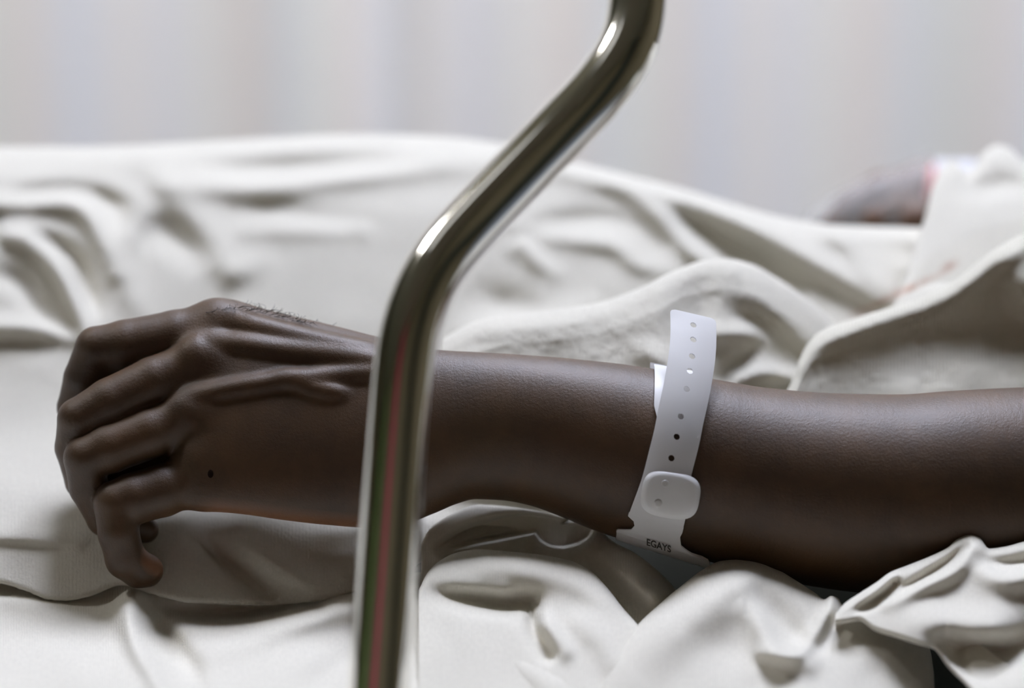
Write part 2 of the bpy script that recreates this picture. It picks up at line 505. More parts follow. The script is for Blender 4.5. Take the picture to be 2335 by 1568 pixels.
def cloth(name, label, mat, x0, x1, top, bot, wtab, ridges, step=8.0, vstep=None, rollR=60.0, roll_h=1.0, tail=260.0,
          hem=7.0, gain=1.25, noise=((170, 10, 1), (60, 3.5, 2)), cat='sheet', wfun=None, edge_noise=0.0, skirt=0.0, parent=None, tail_w=None):
    """A draped piece of cloth: top/bottom edges as tables over x, depth table down the drop, folds as ridges.
    The top edge rolls over backwards (fold), the bottom edge is a turned hem with thickness."""
    nu = int((x1 - x0) / step) + 1
    u = np.linspace(x0, x1, nu)
    T = smooth_interp(top, u); B = smooth_interp(bot, u)
    if edge_noise:
        B = B + edge_noise * vnoise(u, u * 0, 35, 11) + .5 * edge_noise * vnoise(u, u * 0, 9, 12)
    hmax = float(np.max(B - T))
    nv = int(hmax / (vstep or step)) + 2
    v = np.linspace(0, 1, nv)
    PX = np.repeat(u[None, :], nv, 0)
    PY = T[None, :] + (B - T)[None, :] * v[:, None]
    if wfun is not None: w = wfun(PX, PY)
    else: w = smooth_interp(wtab, PY)
    w = w + gain * ridge_sum(PX, PY, ridges)
    for sc_, am, sd in noise:
        w = w + am * vnoise(PX, PY, sc_, sd + len(name))
    # roll over the top
    rr = np.clip((PY - T[None, :]) / rollR, 0, 1)
    w = w - rollR * roll_h * (1 - np.sqrt(np.clip(1 - (1 - rr) ** 2, 0, 1)))
    rowsX = [PX[i] for i in range(nv)]; rowsY = [PY[i] for i in range(nv)]; rowsW = [w[i] for i in range(nv)]
    back = []
    w0 = w[0]
    for ph in np.linspace(.15, 1.0, 7) * math.pi / 2:
        back.append((u, T + rollR * (1 - math.cos(ph)), w0 - rollR * roll_h * math.sin(ph)))
    if tail > 0:
        for k in np.linspace(.15, 1, 8):
            back.append((u, T + rollR + tail * k, w0 - rollR * roll_h - (tail_w or 0) * k))
    rowsX = [q[0] for q in back[::-1]] + rowsX
    rowsY = [q[1] for q in back[::-1]] + rowsY
    rowsW = [q[2] for q in back[::-1]] + rowsW
    # hem
    xb, yb, wb = rowsX[-1], rowsY[-1], rowsW[-1]
    for ph in np.linspace(.25, 1.0, 4) * math.pi:
        rowsX.append(xb); rowsY.append(yb + hem * math.sin(ph)); rowsW.append(wb - hem * (1 - math.cos(ph)))
    kk = np.clip((B - T) / 220, 0, 1)
    for k in (25, 70, 120):
        rowsX.append(xb); rowsY.append(yb - k * kk); rowsW.append(wb - 2 * hem - k * 1.2 * kk)
    X = np.array(rowsX); Y = np.array(rowsY); Wd = np.array(rowsW)
    R, Cn = X.shape
    V = P(X, Y, Wd).reshape(-1, 3)
    i = np.arange(R - 1)[:, None] * Cn + np.arange(Cn - 1)[None, :]
    Fc = np.stack([i, i + Cn, i + Cn + 1, i + 1], -1).reshape(-1, 4)
    me = bpy.data.meshes.new(name)
    me.vertices.add(len(V)); me.vertices.foreach_set('co', V.ravel())
    me.loops.add(Fc.size); me.loops.foreach_set('vertex_index', Fc.ravel())
    me.polygons.add(len(Fc)); me.polygons.foreach_set('loop_start', np.arange(0, Fc.size, 4)); me.polygons.foreach_set('loop_total', np.full(len(Fc), 4))
    me.update(); me.validate()
    ul = me.uv_layers.new(name='UVMap')
    UV = np.stack([X.ravel(), Y.ravel() + 0.0], -1)[Fc.ravel()]
    ul.data.foreach_set('uv', UV.astype(np.float32).ravel())
    o = link(name, me, mat)
    if label: tag(o, label, cat)
    if parent: keep_parent(o, parent)
    return o

# --- the blanket over the body, from the hem in front of the hand up to its crest
A_top = [(-4500, 420), (-2500, 380), (-700, 350), (-200, 340), (0, 334), (200, 334), (400, 326), (600, 314), (800, 306), (1000, 310), (1130, 325), (1240, 350), (1340, 375), (1450, 402),
         (1560, 430), (1680, 466), (1790, 496), (1900, 512), (2040, 517), (2150, 520), (2350, 520), (2900, 540), (3900, 560)]
A_bot = [(-4500, 1335), (-2500, 1325), (-700, 1330), (-100, 1318), (0, 1322), (60, 1340), (130, 1362), (200, 1352), (275, 1328), (340, 1345), (450, 1368), (580, 1372), (700, 1366), (800, 1345),
         (900, 1310), (1000, 1250), (1150, 1210), (1300, 1190), (1500, 1180), (2000, 1180), (3900, 1180)]
A_w = [(280, -1330), (330, -1260), (420, -1100), (500, -980), (600, -875), (720, -765), (850, -655), (980, -515), (1060, -370), (1120, -245), (1170, -165), (1220, -100), (1300, -35), (1370, 20)]
def A_wfun(PX, PY):
    w = smooth_interp(A_w, PY)
    # the crest comes nearer on the right, where the blanket drops off the hip
    return w
A_ridges = [
    # long soft roll under the crest
    ([(440, 385, 0), (560, 390, -40), (700, 385, -55), (850, 372, -40), (1000, 362, 0)], 26, 22),
    ([(380, 420, 30), (600, 425, 45), (760, 400, 45), (950, 378, 40), (1130, 372, 20)], 34, 34),
    # folds at the left
    ([(-60, 400, 10), (60, 410, 22), (180, 420, 22), (300, 440, 10)], 26, 26),
    ([(0, 470, 0), (90, 440, -45), (190, 436, -45), (260, 470, -35), (290, 540, 0)], 26, 26),
    ([(-80, 470, 40), (60, 462, 50), (150, 462, 55), (200, 490, 50), (235, 560, 40), (255, 620, 20)], 30, 22),
    ([(60, 545, 0), (110, 550, -35), (170, 590, -50), (200, 660, -45), (225, 730, 0)], 20, 22),
    ([(20, 540, 30), (60, 550, 45), (110, 590, 50), (150, 650, 55), (180, 720, 50), (205, 780, 30)], 26, 16),
    ([(-60, 620, 0), (40, 640, -35), (90, 700, -40), (140, 740, -20)], 30, 26),
    ([(-120, 745, 30), (0, 745, 40), (90, 750, 40), (170, 770, 20)], 24, 22),
    ([(340, 380, 15), (420, 470, 22), (470, 540, 26), (530, 600, 14)], 40, 40),
    ([(310, 560, 0), (370, 530, -40), (430, 560, -45), (470, 620, 0)], 45, 45),
    ([(480, 560, 0), (520, 620, 22), (560, 610, 16), (640, 580, 0)], 34, 34),
    ([(320, 480, 15), (280, 560, 26), (290, 660, 26), (330, 720, 10)], 34, 34),
    ([(500, 490, 0), (620, 480, -18), (760, 500, -14), (880, 500, 0)], 26, 26),
    ([(560, 530, 8), (680, 525, 14), (820, 525, 10)], 24, 24),
    # hand rests in a shallow dip; roll under the hem at the left
    ([(-100, 1222, 10), (60, 1226, 16), (180, 1240, 10)], 26, 14),
    ([(420, 1200, 0), (490, 1260, -38), (580, 1330, -40), (660, 1368, -20)], 40, 20),
    ([(540, 1210, 0), (600, 1270, 30), (680, 1330, 36), (800, 1310, 20)], 50, 40),
    ([(680, 1230, 0), (760, 1220, 16), (840, 1200, 10)], 24, 24),
    # right of the rail
    ([(1290, 420, 0), (1400, 425, 24), (1480, 470, 34), (1540, 530, 40), (1600, 590, 36), (1640, 620, 0)], 24, 24),
    ([(1240, 380, 24), (1350, 392, 34), (1470, 420, 40), (1600, 470, 46), (1750, 540, 50), (1900, 620, 55), (2000, 680, 40)], 36, 28),
    ([(1500, 500, 0), (1600, 530, -45), (1700, 590, -55), (1780, 650, -40), (1830, 700, 0)], 40, 36),
    ([(1160, 560, 0), (1230, 520, -18), (1330, 500, -26), (1430, 510, -18), (1500, 560, -10)], 26, 26),
    ([(1150, 590, 0), (1190, 560, 28), (1230, 600, 26), (1290, 640, 0)], 20, 26),
    ([(1180, 520, 14), (1300, 545, 18), (1400, 560, 28), (1450, 600, 24), (1520, 620, 10)], 24, 24),
    ([(1860, 500, 20), (1930, 560, 30), (1990, 630, 34), (2050, 670, 20)], 36, 26),
    ([(1900, 540, 10), (2040, 560, -20), (2110, 610, -30), (2060, 660, -20)], 30, 30),
    ([(1070, 640, 0), (1130, 690, -30), (1190, 700, -26), (1240, 690, 0)], 45, 40),
    ([(1060, 760, 20), (1160, 752, 44), (1260, 740, 40), (1340, 700, 14)], 30, 26),
]
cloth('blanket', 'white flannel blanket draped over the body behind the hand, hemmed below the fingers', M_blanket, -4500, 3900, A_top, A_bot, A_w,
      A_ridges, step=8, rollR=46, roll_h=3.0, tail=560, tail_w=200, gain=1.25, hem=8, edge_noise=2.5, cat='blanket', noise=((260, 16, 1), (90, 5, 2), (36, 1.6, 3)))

# --- nearer fold of the blanket behind the wristband
E_top = [(1010, 770), (1080, 735), (1160, 716), (1260, 706), (1360, 690), (1450, 660), (1530, 620), (1600, 594), (1650, 588), (1710, 600), (1770, 632), (1830, 672),
         (1890, 722), (1950, 790), (2050, 860), (2150, 900)]
E_bot = [(1010, 980), (2150, 1010)]
def E_wfun(PX, PY):
    T = smooth_interp(E_top, PX)
    q = PY - T
    return -360 + np.minimum(q, 70) * 1.15 + np.maximum(q - 70, 0) * .55 - 330 * np.clip((PX - 1480) / 420, 0, 1) ** 1.3
E_ridges = [
    ([(1040, 760, 4), (1130, 752, 12), (1260, 745, 12), (1380, 720, 6)], 26, 26),
    ([(1640, 600, 0), (1600, 660, -36), (1590, 720, -36), (1620, 780, -14)], 50, 50),
    ([(1690, 620, 10), (1750, 690, 36), (1800, 760, 30), (1820, 820, 10)], 44, 44),
    ([(1430, 780, 0), (1490, 810, 26), (1540, 840, 20)], 30, 30),
    ([(1640, 715, 0), (1720, 728, -24), (1800, 790, -34), (1830, 860, -20)], 26, 40),
    ([(1640, 760, 30), (1700, 760, 34), (1740, 770, 20)], 26, 26),
    ([(1740, 775, -6), (1690, 820, -22), (1650, 860, -22)], 24, 26),
    ([(1690, 860, 20), (1760, 850, 34), (1830, 870, 30)], 22, 22),
]
cloth('blanket_fold', 'fuzzy ridge of white blanket bunched behind the wristband', M_blanket, 1010, 2150, E_top, E_bot, None, E_ridges, step=6,
      rollR=40, roll_h=1.6, tail=160, wfun=E_wfun, cat='blanket', noise=((120, 8, 1), (40, 3, 2), (12, 1.6, 4)))

# --- bulk of the gown at the right, behind
G_top = [(2030, 712), (2050, 668), (2070, 610), (2090, 548), (2106, 505), (2118, 460), (2128, 420), (2145, 385), (2170, 366), (2190, 378), (2204, 392), (2222, 378), (2245, 345), (2275, 330),
         (2305, 338), (2330, 362), (2380, 380), (2500, 370), (2900, 350), (3400, 380), (3900, 360)]
G_bot = [(2030, 745), (2060, 738), (2120, 705), (2200, 668), (2300, 625), (2400, 605), (3900, 590)]
def G_wfun(PX, PY):
    return -1020 + (PY - 420) * 1.7
G_ridges = [
    ([(2180, 420, 0), (2240, 430, -26), (2300, 420, -26), (2360, 440, 0)], 26, 26),
    ([(2110, 600, 0), (2180, 620, -40), (2250, 570, -30), (2300, 530, 0)], 34, 34),
    ([(2060, 690, 20), (2150, 650, 30), (2230, 600, 20)], 26, 26),
]
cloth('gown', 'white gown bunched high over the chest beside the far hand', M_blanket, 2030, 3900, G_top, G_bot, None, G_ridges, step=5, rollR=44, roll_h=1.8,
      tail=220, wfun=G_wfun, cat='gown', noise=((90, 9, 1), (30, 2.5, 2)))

# --- gown sleeve above the forearm, front right
D_top = [(1785, 905), (1800, 880), (1815, 840), (1832, 800), (1855, 768), (1890, 745), (1950, 725), (2020, 703), (2090, 682), (2150, 655), (2200, 622), (2250, 580),
         (2300, 548), (2340, 530), (2500, 500), (2900, 480), (3400, 500), (3900, 490)]
D_bot = [(1785, 1010), (3900, 1040)]
def D_wfun(PX, PY):
    T = smooth_interp(D_top, PX)
    q = PY - T
    return -510 + (T - 640) * .9 + 60 * np.clip((PX - 2100) / 300, 0, 1) + np.minimum(q, 55) * 1.0 + np.maximum(q - 55, 0) * .30
D_ridges = [
    ([(1830, 830, 14), (1880, 780, 24), (1980, 740, 24), (2080, 706, 22), (2180, 660, 24), (2260, 600, 30), (2340, 560, 30)], 30, 22),
    ([(1850, 880, 0), (1950, 830, -20), (2100, 790, -30), (2250, 760, -40), (2400, 740, -40)], 70, 90),
    ([(2280, 560, 0), (2320, 620, 30), (2370, 690, 40)], 40, 40),
]
cloth('gown_sleeve', 'ribbed white gown sleeve lying along the top of the forearm', M_gown, 1785, 3900, D_top, D_bot, None, D_ridges, step=5, rollR=40,
      roll_h=1.1, tail=140, wfun=D_wfun, cat='sleeve', noise=((110, 7, 1), (40, 3, 2), (14, 1.5, 4)))

# --- front left sheet under the hem
B_top = [(-4500, 1290), (-2500, 1300), (-700, 1296), (-100, 1300), (0, 1310), (140, 1340), (270, 1318), (420, 1335), (560, 1345), (700, 1345), (820, 1320), (900, 1310), (1000, 1300)]
B_bot = [(-4500, 2100), (1000, 2100)]
B_w = [(1290, -110), (1340, -60), (1380, 0), (1450, 140), (1568, 440), (1650, 610), (1720, 690), (1800, 720), (2100, 725)]
B_ridges = [
    ([(300, 1362, 50), (293, 1390, 80), (296, 1430, 76), (312, 1480, 60), (350, 1540, 40), (390, 1620, 20)], 30, 24),
    ([(350, 1400, 0), (375, 1440, -70), (420, 1500, -60), (450, 1560, -20)], 26, 30),
    ([(400, 1470, 0), (470, 1480, 40), (560, 1460, 60), (660, 1420, 80), (740, 1395, 90), (810, 1380, 90), (900, 1365, 60)], 34, 44),
    ([(360, 1390, -20), (480, 1400, -70), (620, 1390, -70), (720, 1375, -40)], 26, 22),
    ([(-100, 1350, 10), (30, 1370, 20), (120, 1390, 20), (220, 1400, 0)], 22, 26),
    ([(-60, 1480, 0), (80, 1490, 20), (180, 1520, 10)], 50, 50),
    ([(560, 1560, 0), (660, 1500, 22), (780, 1470, 20)], 40, 50),
    ([(600, 1620, 0), (720, 1560, -30), (820, 1500, -30)], 40, 40),
]
cloth('bed_sheet', 'white bed sheet creased beneath the hanging fingers, left of the rail', M_sheet, -4500, 1000, B_top, B_bot, B_w, B_ridges, step=7, rollR=16, roll_h=2,
      tail=30, hem=8, noise=((150, 12, 1), (60, 4, 2), (20, 1.2, 4)))

# --- shaded fold under the forearm, then the bunched sheets in front of it
C5_top = [(960, 1240), (980, 1205), (1030, 1172), (1090, 1150), (1200, 1160), (1290, 1180), (1340, 1188), (1400, 1235), (1450, 1262), (1510, 1310), (1545, 1350), (1580, 1420), (1640, 1470)]
C5_bot = [(960, 1480), (1640, 1560)]
def C5_wfun(PX, PY):
    return -75 + (PY - 1180) * .75
C5_ridges = [
    ([(990, 1260, 0), (1060, 1220, -70), (1160, 1196, -110), (1230, 1190, -60), (1320, 1190, -10)], 16, 26),
    ([(1220, 1215, 0), (1280, 1222, -190), (1325, 1215, -190), (1350, 1230, 0)], 26, 24),
    ([(1350, 1250, 20), (1420, 1300, 60), (1490, 1360, 60)], 40, 34),
    ([(1450, 1290, 0), (1530, 1330, -70), (1560, 1380, -90)], 30, 30),
]
cloth('bed_sheet', 'shaded sheet fold tucked under the forearm between rail and wristband', M_sheet, 960, 1640, C5_top, C5_bot, None, C5_ridges, step=6, rollR=14, roll_h=1.0,
      tail=60, wfun=C5_wfun, noise=((90, 6, 1), (30, 2, 2)))

C1_top = [(955, 1345), (975, 1305), (1000, 1280), (1040, 1260), (1090, 1252), (1150, 1256), (1230, 1264), (1300, 1278), (1345, 1300), (1385, 1340), (1420, 1385), (1455, 1425), (1500, 1490), (1560, 1560)]
C1_bot = [(955, 1700), (1560, 1800)]
def C1_wfun(PX, PY):
    return 70 + (PY - 1260) * 1.25
C1_ridges = [
    ([(975, 1330, 0), (1060, 1300, 20), (1150, 1290, 40), (1260, 1310, 40), (1350, 1350, 30), (1420, 1430, 10)], 30, 40),
    ([(980, 1350, -10), (1060, 1365, -50), (1150, 1378, -70), (1220, 1372, -60), (1230, 1400, -30)], 22, 22),
    ([(1225, 1370, 0), (1212, 1400, -50), (1222, 1440, -60), (1250, 1490, -50)], 16, 18),
    ([(1235, 1380, 30), (1245, 1420, 36), (1290, 1480, 26)], 18, 30),
    ([(1280, 1400, 10), (1350, 1440, 30), (1400, 1500, 20)], 40, 40),
]
cloth('bed_sheet', 'white sheet folded over softly just beside the chrome rail, in front of the shaded fold', M_sheet, 955, 1560, C1_top, C1_bot, None, C1_ridges, step=6, rollR=26, roll_h=1.4,
      tail=90, wfun=C1_wfun, noise=((100, 8, 1), (35, 2.5, 2)))

C0_top = [(900, 1330), (940, 1345), (970, 1362), (1040, 1398), (1100, 1428), (1170, 1462), (1240, 1494), (1290, 1530), (1350, 1590), (1420, 1680), (1500, 1790)]
C0_bot = [(900, 2100), (1500, 2150)]
def C0_wfun(PX, PY):
    return 120 + np.minimum(PY - 1380, 200) * 1.7 + np.clip(PY - 1580, 0, 130) * 1.9
C0_ridges = [
    ([(960, 1390, 20), (1060, 1440, 40), (1160, 1490, 40), (1260, 1550, 30)], 30, 50),
    ([(1030, 1380, 0), (1100, 1400, 26), (1170, 1430, 20)], 26, 26),
    ([(980, 1480, 0), (1080, 1540, -30), (1180, 1600, -30)], 50, 50),
]
cloth('bed_sheet', 'smooth white sheet corner at the bottom, right against the chrome rail', M_sheet, 900, 1500, C0_top, C0_bot, None, C0_ridges, step=7, rollR=40, roll_h=1.3,
      tail=90, wfun=C0_wfun, noise=((120, 10, 1), (40, 2.5, 2)))

C2_top = [(1340, 1700), (1370, 1560), (1385, 1520), (1410, 1478), (1450, 1428), (1500, 1380), (1550, 1338), (1600, 1300), (1640, 1279), (1680, 1271), (1720, 1274), (1770, 1296), (1820, 1326),
          (1860, 1352), (1880, 1366), (1895, 1358), (1910, 1362), (1925, 1385), (1950, 1398), (2000, 1412), (2050, 1428), (2095, 1448), (2118, 1472), (2128, 1520), (2134, 1640)]
C2_bot = [(1340, 2150), (2134, 2150)]
def C2_wfun(PX, PY):
    return 130 + np.minimum(PY - 1290, 300) * 1.25 + np.clip(PY - 1590, 0, 140) * 2.8 - 160 * np.clip((PX - 1800) / 330, 0, 1) ** 2
C2_ridges = [
    ([(1440, 1520, 20), (1520, 1440, 40), (1620, 1370, 50), (1690, 1330, 50), (1740, 1340, 30)], 50, 70),
    ([(1720, 1300, 0), (1750, 1370, -20), (1800, 1440, -26), (1850, 1465, -28), (1880, 1420, -24), (1875, 1370, 0)], 34, 26),
    ([(1895, 1362, 50), (1885, 1400, 56), (1860, 1450, 46), (1820, 1490, 30), (1740, 1490, 20)], 16, 22),
    ([(1690, 1360, 0), (1730, 1420, 30), (1770, 1490, 36), (1840, 1510, 26)], 30, 30),
    ([(1940, 1410, 0), (1980, 1450, 30), (2040, 1500, 36), (2080, 1560, 30)], 60, 60),
    ([(1560, 1500, 0), (1660, 1480, -20), (1720, 1540, -10)], 60, 60),
]
cloth('bed_sheet', 'large rounded lump of white sheet in front of the elbow end of the forearm', M_sheet, 1340, 2134, C2_top, C2_bot, None, C2_ridges, step=5, rollR=60, roll_h=1.3,
      tail=120, wfun=C2_wfun, noise=((120, 10, 1), (40, 2.5, 2)))

C3_top = [(1905, 1400), (1925, 1376), (1960, 1352), (2000, 1326), (2030, 1304), (2070, 1288), (2120, 1268), (2160, 1248), (2185, 1226), (2212, 1216), (2235, 1226), (2255, 1250),
          (2290, 1246), (2335, 1234), (2500, 1200), (2900, 1180), (3400, 1200), (3900, 1190)]
C3_bot = [(1905, 1412), (1930, 1408), (1960, 1404), (1995, 1426), (2040, 1440), (2090, 1456), (2130, 1468), (2160, 1508), (2200, 1548), (2240, 1590), (2330, 1660), (2420, 1760), (2900, 1900), (3900, 1950)]
def C3_wfun(PX, PY):
    return 235 + (PY - 1280) * .9 + 40 * np.clip((PX - 2000) / 300, 0, 1)
C3_ridges = [
    ([(1930, 1392, 0), (1990, 1352, 22), (2030, 1320, 22), (2040, 1310, 10)], 16, 12),
    ([(1940, 1398, 0), (2000, 1368, -30), (2040, 1330, -24)], 12, 12),
    ([(2010, 1372, 0), (2080, 1332, -26), (2150, 1290, -30), (2205, 1245, -14)], 12, 9),
    ([(2030, 1375, 10), (2100, 1340, 26), (2180, 1300, 30), (2215, 1250, 24)], 20, 20),
    ([(2230, 1270, 0), (2280, 1290, -30), (2340, 1285, -36), (2450, 1270, -20)], 20, 18),
    ([(2230, 1300, 10), (2290, 1315, 34), (2360, 1310, 44), (2500, 1300, 30)], 26, 34),
    ([(2100, 1480, 0), (2160, 1470, -50), (2230, 1490, -90), (2330, 1470, -60), (2400, 1430, -20)], 36, 60),
    ([(2060, 1410, 10), (2160, 1430, 26), (2260, 1430, 26)], 40, 40),
]
cloth('bed_sheet', 'twisted white sheet end peaked in front of the forearm, above a dark gap', M_sheet, 1905, 3900, C3_top, C3_bot, None, C3_ridges, step=5, rollR=24, roll_h=1.2,
      tail=90, wfun=C3_wfun, hem=12, noise=((100, 8, 1), (35, 2, 2)))

# ------------------------------------------------------------------ the arm and hand
ARM = [  # x, top, bottom, depth centre, half depth, turn of the section (deg)
    (400, 740, 1150, -40, 62, 20), (440, 712, 1162, -36, 74, 20), (490, 694, 1166, -32, 84, 20), (560, 696, 1173, -26, 92, 19), (650, 716, 1186, -20, 98, 18),
    (750, 739, 1197, -12, 104, 16), (860, 767, 1204, -4, 108, 13), (930, 784, 1192, 0, 110, 11), (1000, 797, 1166, 0, 112, 8), (1040, 800, 1149, 0, 113, 7),
    (1085, 802, 1138, 0, 114, 6), (1140, 805, 1140, 0, 118, 4), (1200, 809, 1150, 0, 124, 2), (1280, 815, 1178, 0, 132, 0), (1340, 821, 1203, 0, 140, 0),
    (1420, 830, 1230, 0, 150, 0), (1500, 842, 1250, 0, 160, 0), (1640, 866, 1286, 0, 174, 0), (1750, 884, 1316, 0, 184, 0), (1900, 896, 1344, 0, 196, 0),
    (2050, 899, 1360, 0, 204, 0), (2150, 892, 1368, 0, 208, 0), (2335, 883, 1375, -10, 212, 0), (2600, 880, 1360, -20, 205, 0), (2900, 890, 1335, -30, 195, 0), (3450, 900, 1350, -30, 215, 0)]
ARM = np.array(ARM, float)

def arm_param(x):
    r = [smooth_interp(ARM[:, [0, k]], x) for k in range(1, 6)]
    top, bot, wc, hw, rot = r
    rot = np.radians(rot)
    Hh = (bot - top) / 2
    hh = np.sqrt(np.maximum(Hh ** 2 - (hw * np.sin(rot)) ** 2, 100)) / np.cos(rot)
    return (top + bot) / 2, wc, hh, hw, rot

def arm_front(x, y):
    """depth of the visible surface of the arm at photo point x, y"""
    yc, wc, hh, hw, rot = [float(q) for q in arm_param(np.array(float(x)))]
    a = np.linspace(0, 2 * np.pi, 7200)
    la, lb = hh * np.cos(a), hw * np.sin(a)
    yy = yc + la * math.cos(rot) - lb * math.sin(rot)
    ww = wc + la * math.sin(rot) + lb * math.cos(rot)
    near = np.abs(yy - y) < 1.0
    return float(ww[near].max()) if near.any() else wc

def build_person():
    h = 5.0
    X0, X1, Y0, Y1, W0, W1 = 85, 3450, 655, 1400, -270, 235
    nx, ny, nw = int((X1 - X0) / h), int((Y1 - Y0) / h), int((W1 - W0) / h)
    gx = (X0 + h * np.arange(nx)).astype(np.float32)
    gy = (Y0 + h * np.arange(ny)).astype(np.float32)
    gw = (W0 + h * np.arange(nw)).astype(np.float32)
    yc, wc, hh, hw, rot = [q.astype(np.float32)[:, None, None] for q in arm_param(gx.astype(float))]
    dy = gy[None, :, None] - yc
    dw = gw[None, None, :] - wc
    la = dy * np.cos(rot) + dw * np.sin(rot)
    lb = -dy * np.sin(rot) + dw * np.cos(rot)
    k0 = np.sqrt((la / hh) ** 2 + (lb / hw) ** 2)
    k1 = np.sqrt((la / hh ** 2) ** 2 + (lb / hw ** 2) ** 2) + 1e-6
    palm = (k0 * (k0 - 1) / k1).astype(np.float32)
    del k0, k1, la, lb
    def smax(a, b_, k):
        q = np.clip(.5 - .5 * (a - b_) / k, 0, 1)
        return a * (1 - q) + b_ * q + k * q * (1 - q)
    def smin(a, b_, k):
        q = np.clip(.5 + .5 * (b_ - a) / k, 0, 1)
        return b_ * (1 - q) + a * q - k * q * (1 - q)
    palm = smax(palm, np.broadcast_to((412 - gx)[:, None, None], palm.shape), 50).astype(np.float32)
    palm = np.maximum(palm, (gx - 3420)[:, None, None])
    def block(lo, hi, m):
        s = []
        for g, a, b_ in zip((gx, gy, gw), lo, hi):
            i0 = max(0, int(np.searchsorted(g, a - m)) - 1); i1 = min(len(g), int(np.searchsorted(g, b_ + m)) + 1)
            s.append(slice(i0, i1))
        return tuple(s)
    def capsule(a, ra, b_, rb, sl, flat=1.0):
        x = gx[sl[0]][:, None, None]; y = gy[sl[1]][None, :, None]; w = gw[sl[2]][None, None, :]
        d = np.array(b_, float) - np.array(a, float)
        L2 = float(d @ d) + 1e-6
        t = np.clip(((x - a[0]) * d[0] + (y - a[1]) * d[1] + (w - a[2]) * d[2]) / L2, 0, 1)
        return np.sqrt((x - a[0] - t * d[0]) ** 2 + (y - a[1] - t * d[1]) ** 2 + (w - a[2] - t * d[2]) ** 2) - (ra + (rb - ra) * t)
    def add(field, a, ra, b_, rb, k):
        m = max(ra, rb) + k + 25
        sl = block(np.minimum(a, b_), np.maximum(a, b_), m)
        if any(s.stop <= s.start for s in sl): return
        field[sl] = smin(field[sl], capsule(a, ra, b_, rb, sl), k)
    # details of the back of the hand and the wrist, on the palm field
    def ridge(field, pts, r, k, sink):
        pts = catmull(pts, 4 * len(pts))
        pts3 = [(x, y, arm_front(x, y) - sink) for x, y in pts]
        n_ = len(pts3)
        tp = [min(1, .25 + 4 * i / n_, .25 + 4 * (n_ - 1 - i) / n_) for i in range(n_)]
        pts3 = [(p[0], p[1], p[2] - r * (1 - q) * .9) for p, q in zip(pts3, tp)]
        for a, b_ in zip(pts3[:-1], pts3[1:]):
            add(field, a, r, b_, r, k)
    # knuckles
    for c, r in [((492, 738, -88), 50), ((446, 812, -22), 46), ((424, 936, 12), 46), ((440, 1055, 4), 50), ((470, 1105, -10), 50)]:
        add(palm, c, r, (c[0] + 26, c[1] + 2, c[2] - 4), r * .9, 48)
    # extensor tendons and veins
    ridge(palm, [(500, 726), (600, 752), (720, 782), (860, 812)], 13, 34, 11)
    ridge(palm, [(455, 782), (540, 786), (640, 800), (740, 812), (840, 826), (920, 838)], 14, 26, 8)
    ridge(palm, [(430, 908), (520, 888), (600, 875), (660, 866), (720, 886), (780, 898)], 5, 32, 6)
    ridge(palm, [(640, 868), (740, 858), (830, 854), (900, 856)], 5, 30, 6)
    # thumb behind the palm, and added flesh that blocks light between the fingers
    for a, ra, b_, rb in [((760, 950, -60), 70, (600, 900, -140), 62), ((600, 900, -140), 60, (440, 876, -165), 54), ((440, 862, -170), 54, (320, 842, -172), 52),
                          ((320, 842, -172), 52, (240, 852, -170), 48), ((460, 835, -115), 54, (250, 846, -118), 48), ((560, 1010, -110), 60, (400, 1040, -90), 54), ((400, 1040, -90), 54, (270, 1068, -100), 52)]:
        add(palm, a, ra, b_, rb, 34)
    # fingers
    big = np.full(palm.shape, 400.0, np.float32)
    fingers = [
        # index
        [((506, 746, -92), 58), ((400, 768, -86), 61), ((285, 788, -84), 59), ((220, 793, -86), 49), ((192, 862, -110), 47), ((173, 930, -138), 43), ((205, 1010, -170), 40), ((262, 1060, -178), 34)],
        # middle
        [((450, 828, -40), 52), ((350, 870, -26), 57), ((250, 918, -14), 56), ((178, 954, -12), 47), ((170, 1020, -48), 45), ((190, 1096, -92), 42), ((240, 1150, -130), 38), ((300, 1170, -140), 32)],
        # ring
        [((425, 952, -4), 52), ((340, 988, 6), 58), ((250, 1022, 14), 57), ((193, 1044, 18), 48), ((202, 1110, -10), 45), ((240, 1180, -48), 43), ((300, 1202, -78), 36), ((332, 1207, -84), 31)],
        # little
        [((450, 1088, 2), 56), ((370, 1118, 18), 60), ((300, 1138, 30), 59), ((266, 1148, 36), 53), ((270, 1215, 40), 47), ((286, 1274, 24), 46), ((316, 1297, 8), 43), ((334, 1300, 0), 39)],
    ]
    for ch in fingers:
        f = np.full(palm.shape, 400.0, np.float32)
        for (a, ra), (b_, rb) in zip(ch[:-1], ch[1:]):
            add(f, a, ra, b_, rb, 6)
        sl = block((85, 655, -270), (620, 1400, 235), 0)
        big[sl] = smin(big[sl], f[sl], 5)
        del f
    sl = block((85, 655, -270), (700, 1400, 235), 0)
    field = palm
    field[sl] = smin(palm[sl], big[sl], 20)
    del big
    # --- surface nets
    def surface_nets(D, ox, oy, ow, hh_):
        ins = D < 0
        c = [D[i:D.shape[0] - 1 + i, j:D.shape[1] - 1 + j, k:D.shape[2] - 1 + k] for i in (0, 1) for j in (0, 1) for k in (0, 1)]
        s = sum(((q < 0).astype(np.int8) for q in c))
        act = (s > 0) & (s < 8)
        ii, jj, kk = np.nonzero(act)
        idx = np.full(act.shape, -1, np.int32)
        idx[ii, jj, kk] = np.arange(len(ii))
        vals = np.stack([D[ii + a, jj + b_, kk + e] for a in (0, 1) for b_ in (0, 1) for e in (0, 1)], 1)
        offs = np.array([(a, b_, e) for a in (0, 1) for b_ in (0, 1) for e in (0, 1)], float)
